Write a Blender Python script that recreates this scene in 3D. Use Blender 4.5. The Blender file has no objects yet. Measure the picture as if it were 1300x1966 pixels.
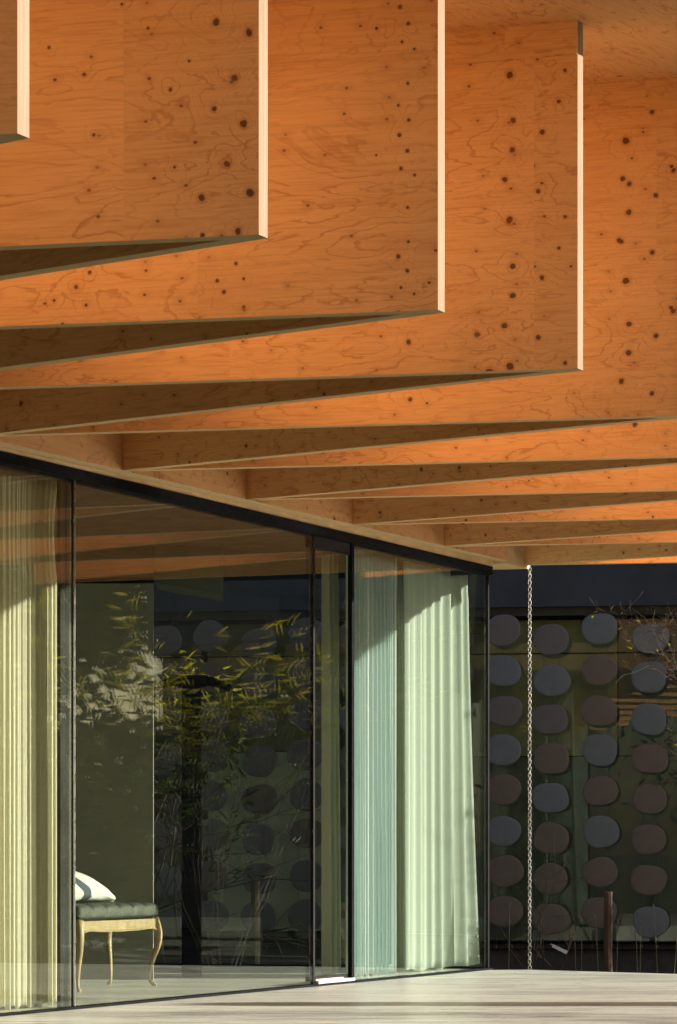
import bpy, bmesh, math, random
import numpy as np
from mathutils import Vector, Matrix
R = math.radians
random.seed(4)
rng = np.random.default_rng(4)
scene = bpy.context.scene
COL = scene.collection

# ------------------------------------------------------------------ camera
F, HZ, CX, CAMZ = 5398.0, 1639.0, 650.0, 0.76
cam = bpy.data.cameras.new("camera"); camo = bpy.data.objects.new("camera", cam)
COL.objects.link(camo); scene.camera = camo
cam.sensor_fit = 'HORIZONTAL'; cam.sensor_width = 36.0
cam.lens = F / 1300.0 * 36.0
cam.shift_y = (HZ - 983.0) / 1300.0
camo.location = (0, 0, CAMZ); camo.rotation_euler = (R(90), 0, 0)
cam.clip_start = 0.1; cam.clip_end = 3000

# ------------------------------------------------------------------ light
SUN_EL, SUN_AZ = 12.5, 90.0            # azimuth measured from +Y towards +X
world = bpy.data.worlds.new("World"); scene.world = world; world.use_nodes = True
wt = world.node_tree
bg = wt.nodes['Background']
sky = wt.nodes.new('ShaderNodeTexSky'); sky.sky_type = 'NISHITA'; sky.sun_disc = False
sky.sun_elevation = R(SUN_EL); sky.sun_rotation = R(SUN_AZ)
wt.links.new(sky.outputs[0], bg.inputs[0]); bg.inputs[1].default_value = 0.055
sl = bpy.data.lights.new("sun", 'SUN'); so = bpy.data.objects.new("sun", sl); COL.objects.link(so)
sl.energy = 5.0; sl.angle = R(0.5); sl.color = (1.0, 0.92, 0.79)
sdir = Vector((math.sin(R(SUN_AZ)) * math.cos(R(SUN_EL)), math.cos(R(SUN_AZ)) * math.cos(R(SUN_EL)), math.sin(R(SUN_EL))))
so.rotation_euler = sdir.to_track_quat('Z', 'Y').to_euler(); so.location = (30, 10, 20)
scene.view_settings.view_transform = 'Standard'; scene.view_settings.look = 'None'
scene.view_settings.exposure = 1.3; scene.view_settings.gamma = 1.0
scene.cycles.max_bounces = 12; scene.cycles.diffuse_bounces = 6; scene.cycles.glossy_bounces = 6
scene.cycles.transparent_max_bounces = 24
scene.cycles.caustics_reflective = True
scene.cycles.sample_clamp_indirect = 12.0
scene.cycles.blur_glossy = 0.1

# ------------------------------------------------------------------ plan frame
TH = 0.4535
w2 = Vector((math.sin(TH), math.cos(TH))); n2 = Vector((w2.y, -w2.x))
N6 = Vector((1.263, 18.733)); S = 1.3178; D = 3.1756
def P(a, b):                      # a = outwards from the node line, b = along the glass wall
    return N6 + a * n2 + b * w2
def P3(a, b, z): p = P(a, b); return Vector((p.x, p.y, z))
def soff(a, b): return 0.76 + 1.92 - 0.0108 * a + 0.0035 * b
def ceilz(b): return 0.76 + 3.197 + 0.085 * (b + 7.25)
def at(x, y, Y): return Vector(((x - CX) / F * Y, Y, CAMZ + (HZ - y) / F * Y))
GA = -0.087                       # glass line
def wall_b(x, a=GA):              # where the sight line of photo column x meets the wall plane a
    q = P(a, 0); k = (x - CX) / F
    return (q.x - k * q.y) / (k * w2.y - w2.x)

# ------------------------------------------------------------------ helpers
def tag(o, label=None, cat=None, group=None, kind=None):
    if label: o['label'] = label
    if cat: o['category'] = cat
    if group: o['group'] = group
    if kind: o['kind'] = kind
    return o
def empty(name, loc=(0, 0, 0), rz=0):
    o = bpy.data.objects.new(name, None); COL.objects.link(o); o.location = loc; o.rotation_euler = (0, 0, rz)
    o.empty_display_size = 0.1
    return o
def mat4(o):
    return Matrix.LocRotScale(o.location, o.rotation_euler, o.scale)
class MB:
    def __init__(s): s.v = []; s.f = []; s.m = []; s.s = []
    def add(s, vs, fs, mi=0, smooth=False):
        k = len(s.v); s.v += [tuple(v) for v in vs]
        for f in fs: s.f.append(tuple(i + k for i in f)); s.m.append(mi); s.s.append(smooth)
    def prism(s, pts, z0, z1, mi=0):            # pts: plan polygon (x, y); z0 / z1 numbers or lists
        n = len(pts)
        A = z0 if hasattr(z0, '__len__') else [z0] * n
        B = z1 if hasattr(z1, '__len__') else [z1] * n
        area = sum(pts[i][0] * pts[(i + 1) % n][1] - pts[(i + 1) % n][0] * pts[i][1] for i in range(n))
        if area < 0: pts = list(pts)[::-1]; A = list(A)[::-1]; B = list(B)[::-1]
        vs = [(p[0], p[1], A[i]) for i, p in enumerate(pts)] + [(p[0], p[1], B[i]) for i, p in enumerate(pts)]
        fs = [tuple(range(n))[::-1], tuple(range(n, 2 * n))] + [(i, (i + 1) % n, (i + 1) % n + n, i + n) for i in range(n)]
        s.add(vs, fs, mi)
    def box(s, x0, x1, y0, y1, z0, z1, mi=0):
        s.prism([(x0, y0), (x1, y0), (x1, y1), (x0, y1)], z0, z1, mi)
    def abox(s, a0, a1, b0, b1, z0, z1, mi=0):   # box in wall coordinates
        s.prism([P(a0, b0), P(a1, b0), P(a1, b1), P(a0, b1)], z0, z1, mi)
    def tube(s, pts, rad, seg=8, mi=0, cap=True, smooth=True, flat=1.0):
        pts = [Vector(p) for p in pts]; n = len(pts)
        if not hasattr(rad, '__len__'): rad = [rad] * n
        up = None; k = len(s.v); vs = []
        for i, p in enumerate(pts):
            t = (pts[min(i + 1, n - 1)] - pts[max(i - 1, 0)]).normalized()
            if up is None: up = t.orthogonal().normalized()
            up = (up - t * up.dot(t)); up = up.normalized() if up.length > 1e-6 else t.orthogonal().normalized()
            sd = t.cross(up)
            for j in range(seg):
                a = 2 * math.pi * (j + .5) / seg
                vs.append(p + rad[i] * (math.cos(a) * up + flat * math.sin(a) * sd))
        fs = [(i * seg + j, i * seg + (j + 1) % seg, (i + 1) * seg + (j + 1) % seg, (i + 1) * seg + j) for i in range(n - 1) for j in range(seg)]
        if cap: fs += [tuple(range(seg))[::-1], tuple((n - 1) * seg + j for j in range(seg))]
        s.add(vs, fs, mi, smooth)
    def torus(s, c, ax_u, ax_v, ru, rv, r, seg=14, sec=6):   # closed oval ring
        vs = []; c = Vector(c)
        nrm = Vector(ax_u).cross(Vector(ax_v)).normalized()
        for i in range(seg):
            a = 2 * math.pi * i / seg
            # stadium: straight long sides
            uu = math.copysign(abs(math.cos(a)) ** .6, math.cos(a)) * ru; vv = math.copysign(abs(math.sin(a)) ** .8, math.sin(a)) * rv
            q = c + Vector(ax_u) * uu + Vector(ax_v) * vv
            o = (Vector(ax_u) * math.cos(a) * 1 + Vector(ax_v) * math.sin(a)).normalized()
            for j in range(sec):
                b = 2 * math.pi * j / sec
                vs.append(q + r * (math.cos(b) * o + math.sin(b) * nrm))
        fs = [(i * sec + j, i * sec + (j + 1) % sec, ((i + 1) % seg) * sec + (j + 1) % sec, ((i + 1) % seg) * sec + j) for i in range(seg) for j in range(sec)]
        s.add(vs, fs, 0, True)
    def build(s, name, mats, parent=None, M=None, local=None):
        """M: object's world matrix; vertices are world coordinates unless local is set."""
        if not isinstance(mats, (list, tuple)): mats = [mats]
        me = bpy.data.meshes.new(name)
        M = M or (parent.matrix_basis.copy() if parent and not local else Matrix())
        if parent and M is not None and not local and M == parent.matrix_basis: pass
        vs = s.v
        if not local:
            Mi = M.inverted(); vs = [tuple(Mi @ Vector(v)) for v in s.v]
        me.from_pydata(vs, [], s.f)
        for m_ in mats: me.materials.append(m_)
        me.polygons.foreach_set('material_index', s.m); me.polygons.foreach_set('use_smooth', s.s)
        me.update()
        bm = bmesh.new(); bm.from_mesh(me); bmesh.ops.recalc_face_normals(bm, faces=bm.faces); bm.to_mesh(me); bm.free()
        o = bpy.data.objects.new(name, me); COL.objects.link(o)
        if parent:
            o.parent = parent; o.matrix_basis = parent.matrix_basis.inverted() @ M if not local else M
        else: o.matrix_basis = M
        return o
def setM(o): o.matrix_basis = Matrix.LocRotScale(o.location, o.rotation_euler, o.scale); return o

# ------------------------------------------------------------------ materials
class NT:
    def __init__(s, name):
        s.m = bpy.data.materials.new(name); s.m.use_nodes = True; s.t = s.m.node_tree
        s.t.nodes.clear(); s.out = s.t.nodes.new('ShaderNodeOutputMaterial')
    def n(s, typ, **kw):
        nd = s.t.nodes.new('ShaderNode' + typ)
        for k, v in kw.items():
            if k.startswith('i_'):
                key = k[2:]; key = int(key) if key.isdigit() else key
                s.set(nd.inputs[key], v)
            else: setattr(nd, k, v)
        return nd
    def set(s, sock, v):
        if isinstance(v, bpy.types.NodeSocket): s.t.links.new(v, sock)
        else:
            if sock.type == 'RGBA' and len(v) == 3: v = (*v, 1)
            sock.default_value = v
    def math(s, op, a, b=0.0, c=0.0, clamp=False):
        nd = s.t.nodes.new('ShaderNodeMath'); nd.operation = op; nd.use_clamp = clamp
        s.set(nd.inputs[0], a); s.set(nd.inputs[1], b); s.set(nd.inputs[2], c); return nd.outputs[0]
    def vmath(s, op, a, b=(0, 0, 0), out=0):
        nd = s.t.nodes.new('ShaderNodeVectorMath'); nd.operation = op
        s.set(nd.inputs[0], a); s.set(nd.inputs[1], b); return nd.outputs[out]
    def rng(s, v, a, b, c=0.0, d=1.0, smooth=True):
        nd = s.t.nodes.new('ShaderNodeMapRange'); nd.interpolation_type = 'SMOOTHSTEP' if smooth else 'LINEAR'
        for i, x in enumerate((v, a, b, c, d)): s.set(nd.inputs[i], x)
        return nd.outputs[0]
    def mix(s, f, a, b, blend='MIX'):
        nd = s.t.nodes.new('ShaderNodeMix'); nd.data_type = 'RGBA'; nd.blend_type = blend
        s.set(nd.inputs[0], f); s.set(nd.inputs[6], a); s.set(nd.inputs[7], b); return nd.outputs[2]
    def noise(s, v, scale, detail=3, rough=.5, dist=0.0, out=0):
        nd = s.t.nodes.new('ShaderNodeTexNoise'); s.set(nd.inputs['Vector'], v)
        nd.inputs['Scale'].default_value = scale; nd.inputs['Detail'].default_value = detail
        nd.inputs['Roughness'].default_value = rough; nd.inputs['Distortion'].default_value = dist
        return nd.outputs[out]
    def coord(s, kind='Object'): return s.t.nodes.new('ShaderNodeTexCoord').outputs[kind]
    def pbr(s, color, rough=.5, bump=None, bstr=.2, bdist=.01, metal=0.0, spec=.5, **kw):
        p = s.t.nodes.new('ShaderNodeBsdfPrincipled')
        s.set(p.inputs['Base Color'], color); s.set(p.inputs['Roughness'], rough); s.set(p.inputs['Metallic'], metal)
        s.set(p.inputs['Specular IOR Level'], spec)
        if bump is not None:
            b = s.t.nodes.new('ShaderNodeBump'); b.inputs['Strength'].default_value = bstr; b.inputs['Distance'].default_value = bdist
            s.set(b.inputs['Height'], bump); s.t.links.new(b.outputs[0], p.inputs['Normal'])
        return p
    def done(s, sh):
        s.t.links.new(sh.outputs[0] if hasattr(sh, 'outputs') else sh, s.out.inputs[0]); return s.m

def simple(name, col, rough=.6, var=.12, scale=12.0, metal=0.0, spec=.4, bstr=.15, stretch=(1, 1, 1)):
    t = NT(name); c = t.vmath('MULTIPLY', t.coord(), stretch)
    nz = t.noise(c, scale, 5, .6)
    lo = tuple(x * (1 - var) for x in col); hi = tuple(min(1, x * (1 + var)) for x in col)
    colr = t.mix(t.rng(nz, .3, .7), lo, hi)
    return t.done(t.pbr(colr, t.rng(t.noise(c, scale * 2.3, 3), .3, .7, rough * .85, min(1, rough * 1.12)), nz, bstr, .004, metal, spec))

def plywood(name, base=(.77, .435, .19), lines=(.43, .17, .055), knots=None, period=None, rand_knots=.5, cell=3.4, lstr=.60):
    t = NT(name)
    oc = t.coord(); sep = t.t.nodes.new('ShaderNodeSeparateXYZ'); t.t.links.new(oc, sep.inputs[0])
    u, z = sep.outputs[0], sep.outputs[2]
    rnd = t.t.nodes.new('ShaderNodeObjectInfo').outputs['Random']
    # veneer sheets: each has its own grain and tone
    sheet = t.math('FLOOR', t.math('DIVIDE', t.math('ADD', u, t.math('MULTIPLY', rnd, 1.4)), 1.22))
    wn = t.t.nodes.new('ShaderNodeTexWhiteNoise'); wn.noise_dimensions = '2D'
    cmb = t.t.nodes.new('ShaderNodeCombineXYZ'); t.set(cmb.inputs[0], sheet); t.set(cmb.inputs[1], t.math('MULTIPLY', rnd, 91.0))
    t.t.links.new(cmb.outputs[0], wn.inputs[0]); shv = wn.outputs[0]
    off = t.math('ADD', t.math('MULTIPLY', rnd, 53.0), t.math('MULTIPLY', shv, 31.0))
    def vec(a, b, c):
        nd = t.t.nodes.new('ShaderNodeCombineXYZ'); t.set(nd.inputs[0], a); t.set(nd.inputs[1], b); t.set(nd.inputs[2], c); return nd.outputs[0]
    uo = t.math('ADD', u, off)
    # random knots
    kv = vec(uo, t.math('MULTIPLY', off, .37), z)
    vor = t.t.nodes.new('ShaderNodeTexVoronoi'); t.set(vor.inputs['Vector'], vec(uo, z, 0.0)); vor.voronoi_dimensions = '2D'
    vor.inputs['Scale'].default_value = cell; vor.inputs['Randomness'].default_value = 1.0
    vsep = t.t.nodes.new('ShaderNodeSeparateColor'); t.t.links.new(vor.outputs['Color'], vsep.inputs[0])
    gate = t.rng(vsep.outputs[0], rand_knots, rand_knots + .01, 1.0, 0.0)
    rad = t.rng(vsep.outputs[1], 0, 1, .006, .0175, False)
    dr = t.math('DIVIDE', t.math('DIVIDE', vor.outputs['Distance'], cell), rad)
    dr = t.math('ADD', dr, t.math('MULTIPLY', t.math('SUBTRACT', 1.0, gate), 50.0))
    if knots:
        zz = t.math('MODULO', t.math('ADD', z, 10 * period), period) if period else z
        p2 = vec(u, zz, 0.0)
        kl = []
        for (ku, kz, kr) in knots:
            if period:
                kz = kz % period
                if kz < .04: kl.append((ku, kz + period, kr))
                if kz > period - .04: kl.append((ku, kz - period, kr))
            kl.append((ku, kz, kr))
        for (ku, kz, kr) in kl:
            dd = t.math('DIVIDE', t.vmath('DISTANCE', p2, (ku, kz, 0), out=1), kr)
            dr = t.math('MINIMUM', dr, dd)
    dr0 = dr
    dr = t.math('ADD', dr, t.math('MULTIPLY', t.math('SUBTRACT', t.noise(vec(uo, z, off), 45, 3), .5), 1.1))
    # growth contour field
    f1 = t.noise(vec(t.math('MULTIPLY', uo, 1.0), t.math('MULTIPLY', z, 3.4), off), 1.25, 5, .50, .5)
    swirl = t.math('DIVIDE', 1.0, t.math('ADD', 1.0, t.math('POWER', t.math('MULTIPLY', dr0, .22), 2.0)))
    fld = t.math('ADD', t.math('MULTIPLY', f1, 13.0), t.math('MULTIPLY', swirl, 2.2))
    fr = t.math('FRACT', fld)
    line = t.rng(fr, .74, .97, 0.0, 1.0); line = t.math('MULTIPLY', line, t.rng(fr, 1.0, .97, 0.0, 1.0))
    fr2 = t.math('FRACT', t.math('MULTIPLY', fld, 3.0))
    line2 = t.math('MULTIPLY', t.rng(fr2, .5, .97), t.rng(fr2, 1.0, .9))
    amp = t.rng(t.noise(vec(uo, t.math('MULTIPLY', z, 2.0), 4.0), 2.4, 3), .38, .68)
    line = t.math('MULTIPLY', line, t.rng(amp, 0, 1, .38, 1.0))
    line2 = t.math('MULTIPLY', line2, t.math('ADD', t.math('MULTIPLY', amp, .25), t.math('MULTIPLY', swirl, .9)))
    lm = t.math('MAXIMUM', line, t.math('MULTIPLY', line2, .5))
    big = t.noise(vec(uo, t.math('MULTIPLY', z, 1.6), 9.0), 1.3, 3)
    fine = t.noise(vec(t.math('MULTIPLY', uo, 5.0), t.math('MULTIPLY', z, 130.0), off), 1.0, 4, .6)
    c = t.mix(t.rng(big, .3, .7), tuple(x * .94 for x in base), tuple(min(1, x * 1.06) for x in base))
    c = t.mix(t.math('MULTIPLY', t.rng(t.noise(vec(uo, t.math('MULTIPLY', z, 9.0), 3.0), 2.2, 3), .45, .75), .35), c, tuple(x * y for x, y in zip(base, (.83, .68, .52))))
    c = t.mix(t.math('MULTIPLY', lm, lstr), c, lines)
    c = t.mix(t.math('MULTIPLY', t.rng(fine, .40, .74), .32), c, lines)
    c = t.mix(t.rng(shv, 0, 1, 0, .04), c, tuple(x * .6 for x in base))
    # knots: halo then core
    c = t.mix(t.math('MULTIPLY', t.rng(dr, 2.0, .9), .30), c, (.30, .11, .03))
    core = t.rng(dr, 1.05, .70)
    c = t.mix(t.math('MULTIPLY', core, .93), c, (.13, .045, .017))
    # pin knots
    v2 = t.t.nodes.new('ShaderNodeTexVoronoi'); t.set(v2.inputs['Vector'], vec(uo, t.math('MULTIPLY', z, 1.3), 0.0)); v2.voronoi_dimensions = '2D'; v2.inputs['Scale'].default_value = 7.5
    s2 = t.t.nodes.new('ShaderNodeSeparateColor'); t.t.links.new(v2.outputs['Color'], s2.inputs[0])
    pk = t.math('MULTIPLY', t.rng(v2.outputs['Distance'], .065, .03), t.rng(s2.outputs[0], .52, .5))
    ph_ = t.math('MULTIPLY', t.rng(v2.outputs['Distance'], .30, .05), t.rng(s2.outputs[0], .52, .5))
    c = t.mix(t.math('MULTIPLY', ph_, .22), c, lines); c = t.mix(t.math('MULTIPLY', pk, t.rng(s2.outputs[1], 0, 1, .4, .9)), c, (.16, .055, .02))
    # soft water and glue stains
    stn = t.noise(vec(t.math('MULTIPLY', uo, 2.2), t.math('MULTIPLY', z, .5), 14.0), 1.6, 4, .6)
    c = t.mix(t.math('MULTIPLY', t.rng(stn, .56, .74), .20), c, tuple(x * .62 for x in base))
    # worm-like pitch streaks
    ps = t.noise(vec(t.math('MULTIPLY', uo, 9.0), t.math('MULTIPLY', z, 80.0), 2.0), 1.0, 1)
    c = t.mix(t.math('MULTIPLY', t.rng(ps, .80, .84), .55), c, (.12, .045, .015))
    bh = t.math('SUBTRACT', t.math('MULTIPLY', fine, .5), t.math('ADD', t.math('MULTIPLY', core, 1.0), t.math('MULTIPLY', lm, .4)))
    return t.done(t.pbr(c, .62, bh, .25, .002, spec=.22))

def edgewood(name, col=(.80, .60, .36)):
    t = NT(name); oc = t.coord(); sep = t.t.nodes.new('ShaderNodeSeparateXYZ'); t.t.links.new(oc, sep.inputs[0])
    a = t.noise(t.vmath('MULTIPLY', oc, (3, 300, 3)), 1.0, 3, .6)
    b = t.noise(t.vmath('MULTIPLY', oc, (6, 60, 14)), 1.0, 4, .6)
    c = t.mix(t.rng(a, .35, .65), tuple(x * .80 for x in col), col)
    c = t.mix(t.math('MULTIPLY', t.rng(b, .5, .78), .4), c, tuple(x * y for x, y in zip(col, (.8, .62, .45))))
    return t.done(t.pbr(c, .7, a, .2, .002, spec=.2))

def glass(name, tint, r0=.07, gl=(.97, 1, .98), rough=0.0, wav=0.0):
    t = NT(name)
    lw = t.t.nodes.new('ShaderNodeLayerWeight'); lw.inputs[0].default_value = .5
    fac = t.math('ADD', r0, t.math('MULTIPLY', t.math('POWER', lw.outputs['Facing'], 5.0), 1 - r0), clamp=True)
    tr = t.t.nodes.new('ShaderNodeBsdfTransparent'); t.set(tr.inputs[0], tint)
    g = t.t.nodes.new('ShaderNodeBsdfGlossy'); t.set(g.inputs[0], gl); g.inputs['Roughness'].default_value = rough
    if wav:
        b = t.t.nodes.new('ShaderNodeBump'); b.inputs['Strength'].default_value = wav; b.inputs['Distance'].default_value = .02
        t.set(b.inputs['Height'], t.noise(t.vmath('MULTIPLY', t.coord(), (1, 1, .6)), 1.3, 1)); t.t.links.new(b.outputs[0], g.inputs['Normal'])
    mx = t.t.nodes.new('ShaderNodeMixShader'); t.set(mx.inputs[0], fac)
    t.t.links.new(tr.outputs[0], mx.inputs[1]); t.t.links.new(g.outputs[0], mx.inputs[2])
    return t.done(mx)

def fabric(name, col, trans=.45, weave=400):
    t = NT(name); oc = t.coord()
    nz = t.noise(t.vmath('MULTIPLY', oc, (1, 1, .25)), weave, 2, .6)
    big = t.noise(t.vmath('MULTIPLY', oc, (4, 4, .3)), 2.0, 3)
    c = t.mix(t.rng(nz, .3, .7), tuple(x * .9 for x in col), col)
    c = t.mix(t.rng(big, .3, .7, 0, .15), c, tuple(x * .8 for x in col))
    d = t.t.nodes.new('ShaderNodeBsdfDiffuse'); t.set(d.inputs[0], c)
    r = t.t.nodes.new('ShaderNodeBsdfTranslucent'); t.set(r.inputs[0], c)
    mx = t.t.nodes.new('ShaderNodeMixShader'); mx.inputs[0].default_value = trans
    t.t.links.new(d.outputs[0], mx.inputs[1]); t.t.links.new(r.outputs[0], mx.inputs[2])
    return t.done(mx)

def leafmat(name, c1, c2, trans=.4):
    t = NT(name); nz = t.noise(t.coord(), 5.0, 4, .6)
    nz2 = t.noise(t.coord(), 45.0, 2, .6)
    c = t.mix(t.rng(nz, .35, .65), c1, c2); c = t.mix(t.rng(nz2, .35, .7, 0, .5), c, tuple(x * .6 for x in c1))
    p = t.pbr(c, .65, spec=.15)
    r = t.t.nodes.new('ShaderNodeBsdfTranslucent'); t.set(r.inputs[0], c)
    mx = t.t.nodes.new('ShaderNodeMixShader'); mx.inputs[0].default_value = trans
    t.t.links.new(p.outputs[0], mx.inputs[1]); t.t.links.new(r.outputs[0], mx.inputs[2])
    return t.done(mx)

def stone(name):
    t = NT(name); oc = t.coord()
    st = t.noise(t.vmath('MULTIPLY', oc, (.55, 1.9, 1)), 1.6, 7, .62, .6)
    ct = t.noise(t.vmath('MULTIPLY', oc, (.8, 4.5, 1)), 3.0, 6, .7, .4)
    pit = t.noise(t.vmath('MULTIPLY', oc, (2.0, 6.0, 1)), 9.0, 3, .6)
    fl = t.noise(oc, 60.0, 3, .6)
    c = t.mix(t.rng(st, .34, .68), (.70, .74, .66), (.87, .91, .81))
    c = t.mix(t.math('MULTIPLY', t.rng(ct, .52, .72), .6), c, (.42, .40, .35))
    c = t.mix(t.math('MULTIPLY', t.rng(pit, .60, .70), .5), c, (.30, .285, .24))
    big = t.noise(t.vmath('MULTIPLY', oc, (.28, 1.3, 1)), 1.0, 5, .65, .8)
    c = t.mix(t.math('MULTIPLY', t.rng(big, .47, .62), .62), c, (.42, .43, .41))
    vein = t.noise(t.vmath('MULTIPLY', oc, (1.1, 9.0, 1)), 1.7, 6, .7, .5)
    c = t.mix(t.math('MULTIPLY', t.rng(vein, .53, .66), .7), c, (.30, .30, .27))
    c = t.mix(t.rng(fl, .4, .75, 0, .2), c, (.35, .34, .29))
    h = t.math('ADD', t.math('MULTIPLY', ct, .6), t.math('MULTIPLY', pit, .4))
    return t.done(t.pbr(c, t.rng(ct, .3, .7, .24, .42), h, .06, .004, spec=.5))

M_EDGE = edgewood('plywood_edge', (.74, .50, .26))
def tipwood():  # sunlit copy of the edge wood, colour lowered to offset direct sun
    t = NT('solid_edge_lipping_wood'); oc = t.coord()
    a = t.noise(t.vmath('MULTIPLY', oc, (120, 120, 2.0)), 1.0, 4, .65); b = t.noise(t.vmath('MULTIPLY', oc, (20, 20, 5)), 1.0, 4, .6); e = t.noise(oc, 1.1, 2)
    c = t.mix(t.rng(a, .3, .7), (.205, .13, .085), (.285, .195, .13)); c = t.mix(t.math('MULTIPLY', t.rng(b, .52, .72), .45), c, (.22, .125, .07))
    c = t.mix(t.rng(e, .35, .65, 0, .3), c, (.27, .20, .15))
    return t.done(t.pbr(c, .75, a, .25, .003, spec=.15))
M_TIP = tipwood()
M_SOFF = edgewood('soffit_board_wood', (.72, .52, .28))
M_PLY = plywood('fir_plywood')
M_PLYC = plywood('fir_plywood_ceiling', base=(.70, .41, .18), rand_knots=.22, cell=4.0, lstr=.85)
M_STONE = stone('travertine_paving')
M_BLACK = simple('black_anodised_metal', (.005, .006, .008), .75, .2, spec=.06)
M_DGREY = simple('dark_bronze_metal', (.012, .011, .012), .6, .2, spec=.12)
M_STEEL = simple('pale_steel', (.26, .26, .29), .3, .1, metal=1.0)
M_CHAIN = simple('galvanised_steel', (.24, .235, .215), .45, .2, 60, metal=1.0)
M_GLASS = glass('pavilion_glass', (.93, .948, .925), .085, wav=.035)
M_FGLASS = glass('garden_building_glass', (.88, .90, .86), .022)
M_WHITE = simple('white_sill_metal', (.45, .43, .38), .4, .05)
M_GROUND = simple('garden_soil', (.045, .042, .028), .95, .4, 3)
M_NAVY = simple('navy_render', (.040, .052, .075), .75, .12, 2.5)
M_OLIVE = simple('olive_fascia', (.045, .046, .035), .7, .15, 3)
M_CONC = simple('dark_plinth_concrete', (.05, .05, .05), .85, .25, 4)
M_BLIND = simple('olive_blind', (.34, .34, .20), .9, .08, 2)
M_PALE_REFL = simple('pale_green_blind', (.93, .92, .80), .9, .08, 2)  # pale panel standing in for a sunlit reflection in the glass
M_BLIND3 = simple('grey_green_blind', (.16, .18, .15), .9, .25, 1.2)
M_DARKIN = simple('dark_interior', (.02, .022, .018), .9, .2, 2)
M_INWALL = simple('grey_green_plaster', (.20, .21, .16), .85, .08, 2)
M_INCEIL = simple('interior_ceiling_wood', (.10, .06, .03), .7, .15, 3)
M_BENCHW = simple('limed_gilt_wood', (.31, .25, .125), .45, .15, 18, stretch=(1, 1, .3))
M_LEATHER = simple('dark_green_leather', (.075, .09, .068), .6, .15, 30, bstr=.2, spec=.25)
M_CREAM = fabric('cream_curtain_cloth', (.83, .82, .66))
M_MINT = fabric('mint_curtain_cloth', (.78, .88, .87))
M_MINT2 = fabric('pale_mint_curtain_cloth', (.70, .79, .71))
M_TWIG = simple('twig_bark', (.075, .05, .038), .8, .3, 30)
M_BARK = simple('tree_bark', (.07, .055, .04), .9, .35, 20)
M_POST = simple('weathered_red_timber', (.055, .032, .022), .85, .3, 14, stretch=(1, 1, .15))
M_WIRE = simple('steel_wire', (.10, .10, .09), .5, .1)
M_LEAFY = leafmat('yellow_green_leaf', (.30, .30, .03), (.16, .20, .03), .5)
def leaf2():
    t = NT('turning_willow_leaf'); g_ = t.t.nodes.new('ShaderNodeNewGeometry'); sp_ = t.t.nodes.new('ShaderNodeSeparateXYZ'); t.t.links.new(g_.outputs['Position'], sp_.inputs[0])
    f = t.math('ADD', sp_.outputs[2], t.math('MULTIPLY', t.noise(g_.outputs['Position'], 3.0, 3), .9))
    c = t.mix(t.rng(f, 1.9, 2.9), (.045, .065, .014), (.42, .36, .035))  # sunlit top and shaded lower crown painted into the leaf colour by height
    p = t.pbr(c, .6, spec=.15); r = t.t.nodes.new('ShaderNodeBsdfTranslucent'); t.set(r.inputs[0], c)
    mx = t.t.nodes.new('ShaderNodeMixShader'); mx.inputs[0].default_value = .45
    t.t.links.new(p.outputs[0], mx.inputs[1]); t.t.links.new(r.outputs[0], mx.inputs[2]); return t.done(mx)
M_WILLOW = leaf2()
M_LEAFD = leafmat('dark_leaf', (.035, .055, .015), (.02, .035, .012), .1)
M_STRAW = leafmat('dry_grass', (.20, .18, .12), (.13, .12, .07), .3)

# ------------------------------------------------------------------ setting
g = MB(); g.add([(-1500, -1500, -.42), (1500, -1500, -.42), (1500, 1500, -.42), (-1500, 1500, -.42)], [(0, 1, 2, 3)])
tag(g.build('ground', M_GROUND), kind='structure')
t = MB()
c0 = P(GA, wall_b(939.6))
poly = [P(GA - .004, (12.3 - P(GA - .004, 0).y) / w2.y), P(GA - .004, wall_b(939.6)), Vector((c0.x + .12, c0.y + .03)), Vector((1.26, 18.40)), Vector((2.14, 17.76)), Vector((5.2, 15.54)),
        Vector((5.8, 12.3))]
t.prism(poly, -.40, 0.0)
tag(t.build('terrace', M_STONE), kind='structure')
t = MB(); q_ = P(GA - .004, -22); t.prism([q_, (poly[0].x, poly[0].y - .004), (5.8, 12.296), (5.8, -3), (q_.x, -3)] if q_.y > -3 else [(P(GA - .004, (-3 - P(GA, 0).y) / w2.y).x, -3), (poly[0].x, poly[0].y - .004), (5.8, 12.296), (5.8, -3)], -.40, -.03)
tag(t.build('lawn', simple('short_dark_grass', (.035, .05, .018), .95, .35, 40)), kind='structure')  # unseen dark ground added in place of terrace to cut bounced light

m = MB(); m.prism([(8.4, 4), (19, 4), (19, 20.4), (8.4, 20.4)], -.40, -.12)  # unseen pool added to throw sunlight up onto the edge beam
t_ = NT('rippled_water'); nz = t_.noise(t_.coord(), 3.0, 4)
tag(m.build('water', t_.done(t_.pbr((.02, .03, .03), .08, nz, .05, .01, spec=.8))), kind='structure')
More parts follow.
